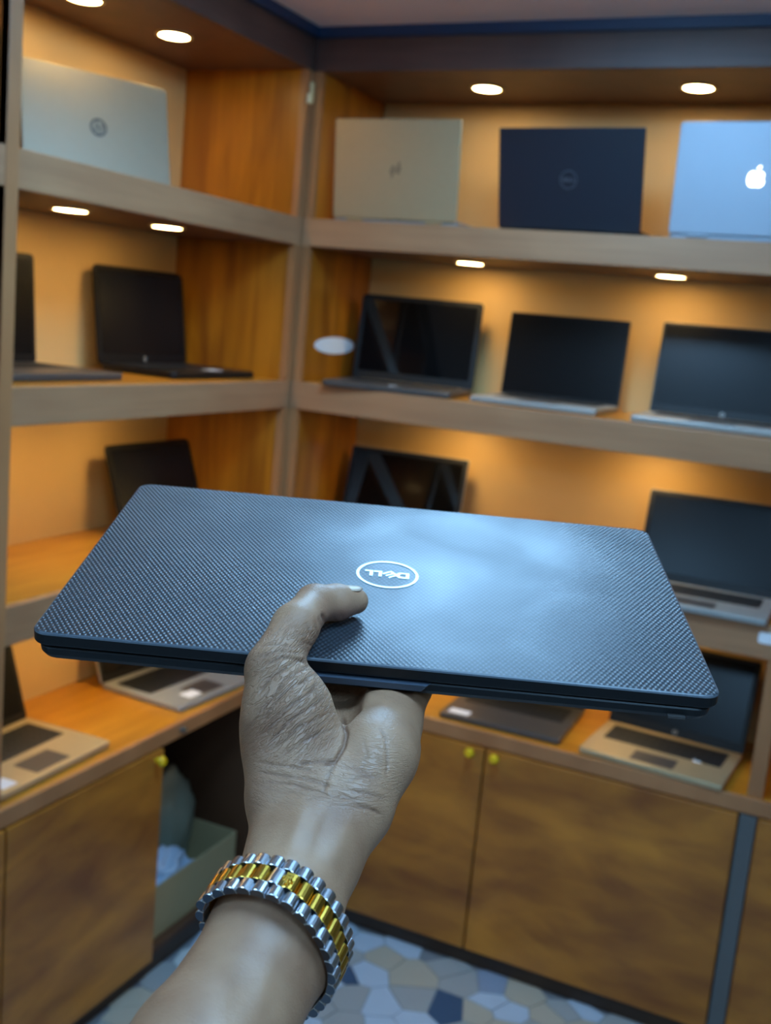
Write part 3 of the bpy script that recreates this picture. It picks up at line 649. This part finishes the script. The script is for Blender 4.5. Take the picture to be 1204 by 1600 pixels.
# smooth the voxel steps
def smooth(V, Fc, it, lam=.5):
    E_ = np.concatenate([Fc[:, [0, 1]], Fc[:, [1, 2]], Fc[:, [2, 3]], Fc[:, [3, 0]]]); deg = np.bincount(E_[:, 0], minlength=len(V))+np.bincount(E_[:, 1], minlength=len(V))
    for _ in range(it):
        a_ = np.zeros_like(V)
        for k in range(3): a_[:, k] = np.bincount(E_[:, 0], V[E_[:, 1], k], len(V))+np.bincount(E_[:, 1], V[E_[:, 0], k], len(V))
        V = V*(1-lam)+lam*a_/np.maximum(deg, 1)[:, None]
    return V
V = smooth(V, Fc, 4)
Vc = (lo+V*VX)@G+org                                  # back to camera axes
def normals(V, Fc):
    a, b, c, d = (V[Fc[:, i]] for i in range(4)); fn = np.cross(c-a, d-b); N_ = np.zeros_like(V)
    for i in range(4):
        for k in range(3): N_[:, k] += np.bincount(Fc[:, i], fn[:, k], len(V))
    return N_/np.maximum(np.linalg.norm(N_, axis=1), 1e-12)[:, None]
Nc = normals(Vc, Fc)
if np.mean(np.sum(Nc*Vc, 1)[Nc[:, 2] < 0]) > 0 and False: pass
# creases, folds and tendons: real displacement of the skin on the palm side
px = 602+F*Vc[:, 0]/Vc[:, 2]; py = 800+F*Vc[:, 1]/Vc[:, 2]; view = -Vc/np.linalg.norm(Vc, axis=1)[:, None]; facing = np.clip(np.sum(Nc*view, 1)*3, 0, 1)
disp = np.zeros(len(Vc)); ink = np.zeros(len(Vc))
def crease(pts, depth, width, jag=.0):
    """depth (mm, + is inward) and half width (mm) along a line"""
    wpx = width/1000/.53*F; best = np.full(len(Vc), 1e9); x0 = min(p[0] for p in pts)-30; x1 = max(p[0] for p in pts)+30; y0 = min(p[1] for p in pts)-30; y1 = max(p[1] for p in pts)+30
    m = np.where((px > x0) & (px < x1) & (py > y0) & (py < y1) & (facing > 0))[0]
    if not len(m): return
    q = np.stack([px[m], py[m]], 1); bd = np.full(len(m), 1e9); tt = np.zeros(len(m)); nseg = len(pts)-1
    for i, (a, b) in enumerate(zip(pts, pts[1:])):
        a = np.array(a, float); b = np.array(b, float); ab = b-a; t = np.clip(((q-a)@ab)/(ab@ab), 0, 1); d = np.hypot(*(q-a-t[:, None]*ab).T)
        u = d < bd; bd[u] = d[u]; tt[u] = (i+t[u])/nseg
    fade = np.clip(np.minimum(tt, 1-tt)*(6 if width < 1.6 else 2.6)+(.15 if width < 1.6 else 0), 0, 1)
    dd = depth/1000*np.exp(-(bd/wpx)**2)*fade*facing[m]; disp[m] -= dd
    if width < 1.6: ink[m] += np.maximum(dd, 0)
for pts, dp, wi in [
    ([(534, 1118), (541, 1145), (537, 1166), (524, 1188), (505, 1196)], 1.3, .95), ([(464, 1194), (498, 1190), (526, 1188)], .6, .8),
    ([(524, 1190), (512, 1215), (505, 1240)], .5, 1.0),
    ([(413, 1103), (448, 1060), (486, 1038)], .5, .8), ([(408, 1125), (440, 1085), (494, 1052)], .45, .8), ([(408, 1152), (448, 1107), (500, 1070)], .5, .8),
    ([(418, 1160), (460, 1120), (508, 1092)], .45, .8), ([(424, 1172), (470, 1135), (516, 1112)], .4, .8), ([(440, 1182), (480, 1155), (524, 1136)], .4, .8),
    ([(402, 1088), (420, 1060), (462, 1034), (484, 1030)], .5, .8), ([(410, 1040), (440, 1026), (470, 1030), (486, 1040)], .6, .8),
    ([(405, 1028), (436, 1016), (470, 1020)], .45, .7), ([(402, 1010), (430, 1006), (466, 1012)], .3, .7),
    ([(503, 958), (509, 976), (514, 1000)], 1.0, .9), ([(497, 962), (501, 978), (505, 996)], .5, .7), ([(492, 968), (494, 980), (497, 996)], .35, .6), ([(520, 962), (526, 974), (528, 992)], .3, .6), ([(534, 960), (538, 972)], .2, .6),
    ([(478, 972), (486, 990), (500, 1006)], .35, .7), ([(470, 1000), (486, 1008), (498, 1014)], .4, .7),
    ([(591, 1134), (602, 1155), (605, 1192), (602, 1216)], .35, .7), ([(566, 1150), (574, 1180), (562, 1212)], .2, .7),
    ([(404, 1206), (440, 1212), (477, 1216), (527, 1231)], .45, .8), ([(400, 1190), (440, 1196), (500, 1206)], .35, .7), ([(410, 1222), (460, 1226), (520, 1244), (560, 1250)], .35, .7),
    ([(552, 1257), (578, 1263), (597, 1274)], .6, .8), ([(545, 1236), (575, 1240), (604, 1250)], .4, .7), ([(540, 1222), (570, 1212), (600, 1216)], .3, .7),
    ([(524, 1250), (506, 1292), (482, 1365)], 1.2, 3.2),
    ([(482, 1240), (464, 1290), (436, 1375)], -1.3, 3.2), ([(556, 1262), (536, 1310), (508, 1375)], -.9, 3.2),
    ([(430, 1258), (420, 1300), (408, 1340)], .5, 2.4), ([(395, 1500), (370, 1560), (350, 1600)], .8, 4.0), ([(430, 1480), (412, 1550), (400, 1600)], -.8, 4.0)]:
    crease(pts, dp*(1.35 if wi < 1.6 else .8), wi*(1 if wi < 1.6 else 1.25))
# many fine skin folds across the thumb ball and the wrist
rs = np.random.RandomState(11)
for i in range(46):
    t = rs.rand(); x, y = 400+120*rs.rand(), 1060+130*rs.rand(); l = 14+22*rs.rand(); an = -.85+.35*rs.randn()*.5
    crease([(x-l*math.cos(an), y-l*math.sin(an)), (x+rs.uniform(-2, 2), y+rs.uniform(-2, 2)), (x+l*math.cos(an), y+l*math.sin(an))], .10+.15*rs.rand(), .55)
for i in range(40):
    x, y = 405+180*rs.rand(), 1195+70*rs.rand(); l = 12+24*rs.rand(); an = .22+.2*rs.randn()
    crease([(x-l*math.cos(an), y-l*math.sin(an)), (x, y+rs.uniform(-2, 2)), (x+l*math.cos(an), y+l*math.sin(an))], .08+.14*rs.rand(), .55)
Vc = Vc+Nc*disp[:, None]
Vw = Vc@Rm.T+cam_pos
person = tag(empty('person', Vector(Vw.mean(0))), 'left hand and bare forearm of a person reaching in from below, gripping the dark laptop', 'person')
def skin_mat():
    m, nt, b = newmat('brown_skin'); N = nt.nodes; L = nt.links
    tc = N.new('ShaderNodeTexCoord')
    def noise(s, d=4, dist=0.):
        n = N.new('ShaderNodeTexNoise'); n.inputs['Scale'].default_value = s; n.inputs['Detail'].default_value = d; n.inputs['Distortion'].default_value = dist; L.new(tc.outputs['Object'], n.inputs['Vector']); return n
    n1 = noise(28, 4); cr = N.new('ShaderNodeValToRGB'); cr.color_ramp.elements[0].position = .33; cr.color_ramp.elements[1].position = .68
    cr.color_ramp.elements[0].color = S(140, 99, 74); cr.color_ramp.elements[1].color = S(172, 130, 100)
    L.new(n1.outputs[0], cr.inputs[0])
    def tint(prev, mask, col, k):
        am = N.new('ShaderNodeAttribute'); am.attribute_name = mask; q = N.new('ShaderNodeMath'); q.operation = 'MULTIPLY'; q.inputs[1].default_value = k; L.new(am.outputs['Fac'], q.inputs[0])
        mx = N.new('ShaderNodeMix'); mx.data_type = 'RGBA'; L.new(q.outputs[0], mx.inputs[0]); L.new(prev, mx.inputs[6]); mx.inputs[7].default_value = col; return mx.outputs[2]
    c1 = tint(cr.outputs[0], 'pad_mask', S(150, 98, 84), .8)
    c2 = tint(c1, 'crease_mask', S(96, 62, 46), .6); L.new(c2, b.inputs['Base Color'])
    v = N.new('ShaderNodeTexVoronoi'); v.feature = 'DISTANCE_TO_EDGE'; v.inputs['Scale'].default_value = 750; L.new(tc.outputs['Object'], v.inputs['Vector'])
    b1 = N.new('ShaderNodeBump'); b1.inputs['Strength'].default_value = .35; b1.inputs['Distance'].default_value = .00035; L.new(v.outputs['Distance'], b1.inputs['Height'])
    n3 = noise(420, 5, .4); b2 = N.new('ShaderNodeBump'); b2.inputs['Strength'].default_value = .35; b2.inputs['Distance'].default_value = .0005; L.new(n3.outputs[0], b2.inputs['Height']); L.new(b1.outputs[0], b2.inputs['Normal'])
    # fine skin lines: ridged noise stretched along the hand's own directions, weighted by stored masks
    def lines(attr, scale, mask, strength, dist, thin):
        at = N.new('ShaderNodeAttribute'); at.attribute_name = attr
        mp = N.new('ShaderNodeMapping'); mp.inputs['Scale'].default_value = scale; L.new(at.outputs['Vector'], mp.inputs[0])
        nn = N.new('ShaderNodeTexNoise'); nn.inputs['Scale'].default_value = 1; nn.inputs['Detail'].default_value = 3; nn.inputs['Distortion'].default_value = .35; L.new(mp.outputs[0], nn.inputs['Vector'])
        s1 = N.new('ShaderNodeMath'); s1.operation = 'SUBTRACT'; s1.inputs[1].default_value = .5; L.new(nn.outputs[0], s1.inputs[0])
        s2 = N.new('ShaderNodeMath'); s2.operation = 'ABSOLUTE'; L.new(s1.outputs[0], s2.inputs[0])
        s3 = N.new('ShaderNodeMapRange'); s3.interpolation_type = 'SMOOTHSTEP'; s3.inputs['From Max'].default_value = thin; L.new(s2.outputs[0], s3.inputs[0])
        am = N.new('ShaderNodeAttribute'); am.attribute_name = mask
        s4 = N.new('ShaderNodeMath'); s4.operation = 'MULTIPLY'; s4.inputs[1].default_value = strength; L.new(am.outputs['Fac'], s4.inputs[0])
        bb = N.new('ShaderNodeBump'); bb.inputs['Distance'].default_value = dist; L.new(s4.outputs[0], bb.inputs['Strength']); L.new(s3.outputs[0], bb.inputs['Height'])
        return bb
    l1 = lines('thumb_uv', (130, 620, 130), 'thumb_mask', .9, .0005, .08); L.new(b2.outputs[0], l1.inputs['Normal'])
    l2 = lines('wrist_uv', (150, 700, 150), 'wrist_mask', .7, .00035, .09); L.new(l1.outputs[0], l2.inputs['Normal'])
    L.new(l2.outputs[0], b.inputs['Normal'])
    b.inputs['Roughness'].default_value = .47; b.inputs['Specular IOR Level'].default_value = .5
    b.inputs['Subsurface Weight'].default_value = .08; b.inputs['Subsurface Radius'].default_value = (.004, .0015, .0008); b.inputs['Subsurface Scale'].default_value = .6
    return m
me = bpy.data.meshes.new('hand_and_forearm'); Vl = Vw-np.array(person.location)
me.from_pydata(Vl.tolist(), [], Fc.tolist()); me.update(); me.materials.append(skin_mat()); me.shade_smooth()
H3 = (Vc-org)@G.T                                     # hand frame: e1, e2, along the arm
def attr(name, typ, data, key):
    a_ = me.attributes.new(name, typ, 'POINT'); a_.data.foreach_set(key, np.ascontiguousarray(data, np.float32).ravel())
ca, sa = math.cos(.75), math.sin(.75)
ux = Vc[:, 0]*ca-Vc[:, 1]*sa; uy = Vc[:, 0]*sa+Vc[:, 1]*ca
attr('thumb_uv', 'FLOAT_VECTOR', np.stack([ux, uy, Vc[:, 2]], 1), 'vector')
cb2, sb2 = math.cos(.2), math.sin(.2)
attr('wrist_uv', 'FLOAT_VECTOR', np.stack([Vc[:, 0]*cb2+Vc[:, 1]*sb2, -Vc[:, 0]*sb2+Vc[:, 1]*cb2, Vc[:, 2]], 1), 'vector')
g2 = lambda cx_, cy_, sx_, sy_: np.exp(-((px-cx_)/sx_)**2-((py-cy_)/sy_)**2)
attr('thumb_mask', 'FLOAT', np.clip(g2(455, 1105, 75, 95)*1.3+g2(455, 1010, 50, 40), .06, 1), 'value')
attr('pad_mask', 'FLOAT', np.clip(g2(548, 970, 36, 22), 0, 1), 'value')
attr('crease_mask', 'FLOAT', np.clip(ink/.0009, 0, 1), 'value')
attr('wrist_mask', 'FLOAT', np.clip(g2(500, 1225, 130, 50)*1.2+g2(600, 1170, 50, 90)*.6, .08, 1), 'value')
o = bpy.data.objects.new('hand_and_forearm', me); C.objects.link(o); o.parent = person
# thumbnail: a thin curved plate on the upper far side of the thumb tip
Tdir = TT-TI; Tdir /= np.linalg.norm(Tdir); up_ = np.array([-.05, -.88, .12]); up_ -= Tdir*(up_@Tdir); up_ /= np.linalg.norm(up_); sd = np.cross(Tdir, up_)
bm = bmesh.new(); grid = []
for i in range(9):
    s = i/8; row = []
    for j in range(9):
        a = (j/8-.5)*1.9; rr_ = (.00915-.0014*s)*1.06; wid = 1-.25*max(0, s-.75)*4
        p = TI+Tdir*(np.linalg.norm(TT-TI)*(.55+.52*s))+(up_*math.cos(a*wid)+sd*math.sin(a*wid))*rr_
        row.append(bm.verts.new(Rm@p+cam_pos-np.array(person.location)))
    grid.append(row)
for i in range(8):
    for j in range(8): bm.faces.new((grid[i][j], grid[i+1][j], grid[i+1][j+1], grid[i][j+1]))
nail = meshobj('thumbnail', bm, plain('fingernail', S(206, 178, 156), .25), person, smooth=True); nail['label'] = 'pale thumbnail'
md = nail.modifiers.new('thick', 'SOLIDIFY'); md.thickness = .0005; md.offset = 0

# ---------------------------------------------------------------- two-tone link bracelet round the wrist
M['steel'] = plain('polished_steel', S(214, 216, 222), .27, 1.0); M['gold'] = plain('polished_gold', S(244, 196, 84), .25, 1.0)
M['steeldark'] = plain('brushed_steel_side', S(96, 98, 106), .32, 1.0)
PR = [(0, 33.2), (45, 34.5), (72, 35.2), (90, 33.3), (110, 31), (130, 29.8), (150, 30), (180, 31), (205, 34.2), (230, 34), (270, 27.5), (315, 26), (333, 27.5), (347, 31), (360, 33.2)]
def rad(a):
    a %= 360
    for (a0, r0), (a1, r1) in zip(PR, PR[1:]):
        if a0 <= a <= a1: t = (a-a0)/(a1-a0); t = t*t*(3-2*t)*.5+t*.5; return (r0+(r1-r0)*t)/1000
def bpt(a): return np.array([.001+rad(a)*math.cos(math.radians(a)), .002+rad(a)*math.sin(math.radians(a))])
tab = [bpt(a) for a in np.arange(0, 360.01, .5)]; cum = [0]
for p, q in zip(tab, tab[1:]): cum.append(cum[-1]+np.linalg.norm(q-p))
NL = 30; pitch = cum[-1]/NL
br = tag(empty('link_bracelet', Vector(Rm@BC+cam_pos)), 'steel bracelet with gold centre links worn loosely on the wrist', 'bracelet')
br_l = Vector(br.location)
def frame(s):
    s %= cum[-1]; a = np.interp(s, cum, np.arange(0, 360.01, .5)); p = bpt(a); q = bpt(a+1.5); r = bpt(a-1.5); t = (q-r)/np.linalg.norm(q-r)
    n2 = np.array([t[1], -t[0]])
    if n2@p < 0: n2 = -n2
    return p, t, n2
def link_mesh(tw, ln, th, mat, side):
    """half-round bar: tw along the ring, ln across the band, th radial"""
    bm = bmesh.new(); pts = [(-tw/2, -th*.45), (-tw/2, 0)]
    for i in range(1, 8): a = PI-i*PI/8; pts.append((tw/2*math.cos(a), th*.55*math.sin(a)))
    pts += [(tw/2, 0), (tw/2, -th*.45)]
    prism(bm, pts, 0, 1, taper=[(-ln/2, .0003), (-ln/2+.0003, 0), (ln/2-.0003, 0), (ln/2, .0003)])
    me = bpy.data.meshes.new('link'); bm.to_mesh(me); bm.free(); me.materials.append(mat); me.materials.append(side)
    for p in me.polygons:
        if abs(p.normal.z) > .9: p.material_index = 1
    return me
ms = link_mesh(pitch*.93, .0056, .0040, M['steel'], M['steeldark']); mg = link_mesh(pitch*.93, .0080, .0038, M['gold'], M['steeldark'])
mc_ = link_mesh(pitch*.93, .0080, .0038, M['steel'], M['steeldark'])
def place(me, name, s, off, lift=0):
    p, t, n2 = frame(s); T3 = e1*t[0]+e2*t[1]; N3 = e1*n2[0]+e2*n2[1]; W3 = np.cross(T3, N3)
    P3 = BC+e1*p[0]+e2*p[1]+wd*off+N3*lift
    Mx = np.eye(4); Mx[:3, 0] = Rm@T3; Mx[:3, 1] = Rm@N3; Mx[:3, 2] = Rm@W3; Mx[:3, 3] = Rm@P3+cam_pos-np.array(br_l)
    o = bpy.data.objects.new(name, me); C.objects.link(o); o.parent = br; o.matrix_local = Matrix(Mx.tolist()); return o
s_clasp = np.interp(60, np.arange(0, 360.01, .5), cum)
for i in range(NL):
    s = s_clasp+(i+.5)*pitch
    for off in (-.0071, .0071): place(ms, 'link', s, off)
    if i == NL-1: continue
    o = place(mg, 'centre_link', s+pitch/2, 0); o['label'] = 'gold centre link'
o = place(mc_, 'centre_link', s_clasp-.0+pitch*.05, 0)
# crest on the clasp: a small gold crown of five points with balls
bm = bmesh.new()
for i, (dx, l) in enumerate(((-2, .0034), (-1, .0040), (0, .0043), (1, .0040), (2, .0034))):
    a = dx*.34; r0, r1 = .0008, l
    b3 = [((r0*math.sin(a))*1.2-.0005, r0*math.cos(a)-.001), (r1*math.sin(a), r1*math.cos(a)-.001), ((r0*math.sin(a))*1.2+.0005, r0*math.cos(a)-.001)]
    poly(bm, b3, 0, .0006)
    bmesh.ops.create_icosphere(bm, subdivisions=2, radius=.00055, matrix=Matrix.Translation((r1*math.sin(a), r1*math.cos(a)-.001, .0004)))
prism(bm, rrect(.0030, .0010, .0004, 3, 0, -.0009), 0, 1, taper=[(0, 0), (.0007, 0)])
bm.transform(Matrix.Rotation(-PI/2, 4, 'X') @ Matrix.Rotation(PI, 4, 'Z') )
me = bpy.data.meshes.new('crown_emblem'); bm.to_mesh(me); bm.free(); me.materials.append(M['gold'])
o = place(me, 'crown_emblem', s_clasp+pitch*.80, .0010, .0024); o['label'] = 'small gold crown emblem on the clasp'
# inner folding blade under the right-hand links
bm = bmesh.new(); prev = None
for i in range(41):
    s = s_clasp+pitch*(.3+i*.32); p, t, n2 = frame(s); p = p-n2*(.0030+.0008*math.sin(i/40*PI)); ring_ = []
    for (dn, off) in ((0, -.0062), (0, .0062), (.0010, .0062), (.0010, -.0062)):
        q = p+n2*dn; ring_.append(bm.verts.new(Rm@(BC+e1*q[0]+e2*q[1]+wd*off)+cam_pos-np.array(br_l)))
    if prev:
        for k in range(4): bm.faces.new((prev[k], prev[(k+1) % 4], ring_[(k+1) % 4], ring_[k]))
    else: bm.faces.new(ring_)
    prev = ring_
bm.faces.new(prev[::-1]); bmesh.ops.recalc_face_normals(bm, faces=bm.faces[:]); meshobj('clasp_blade', bm, M['steeldark'], br)
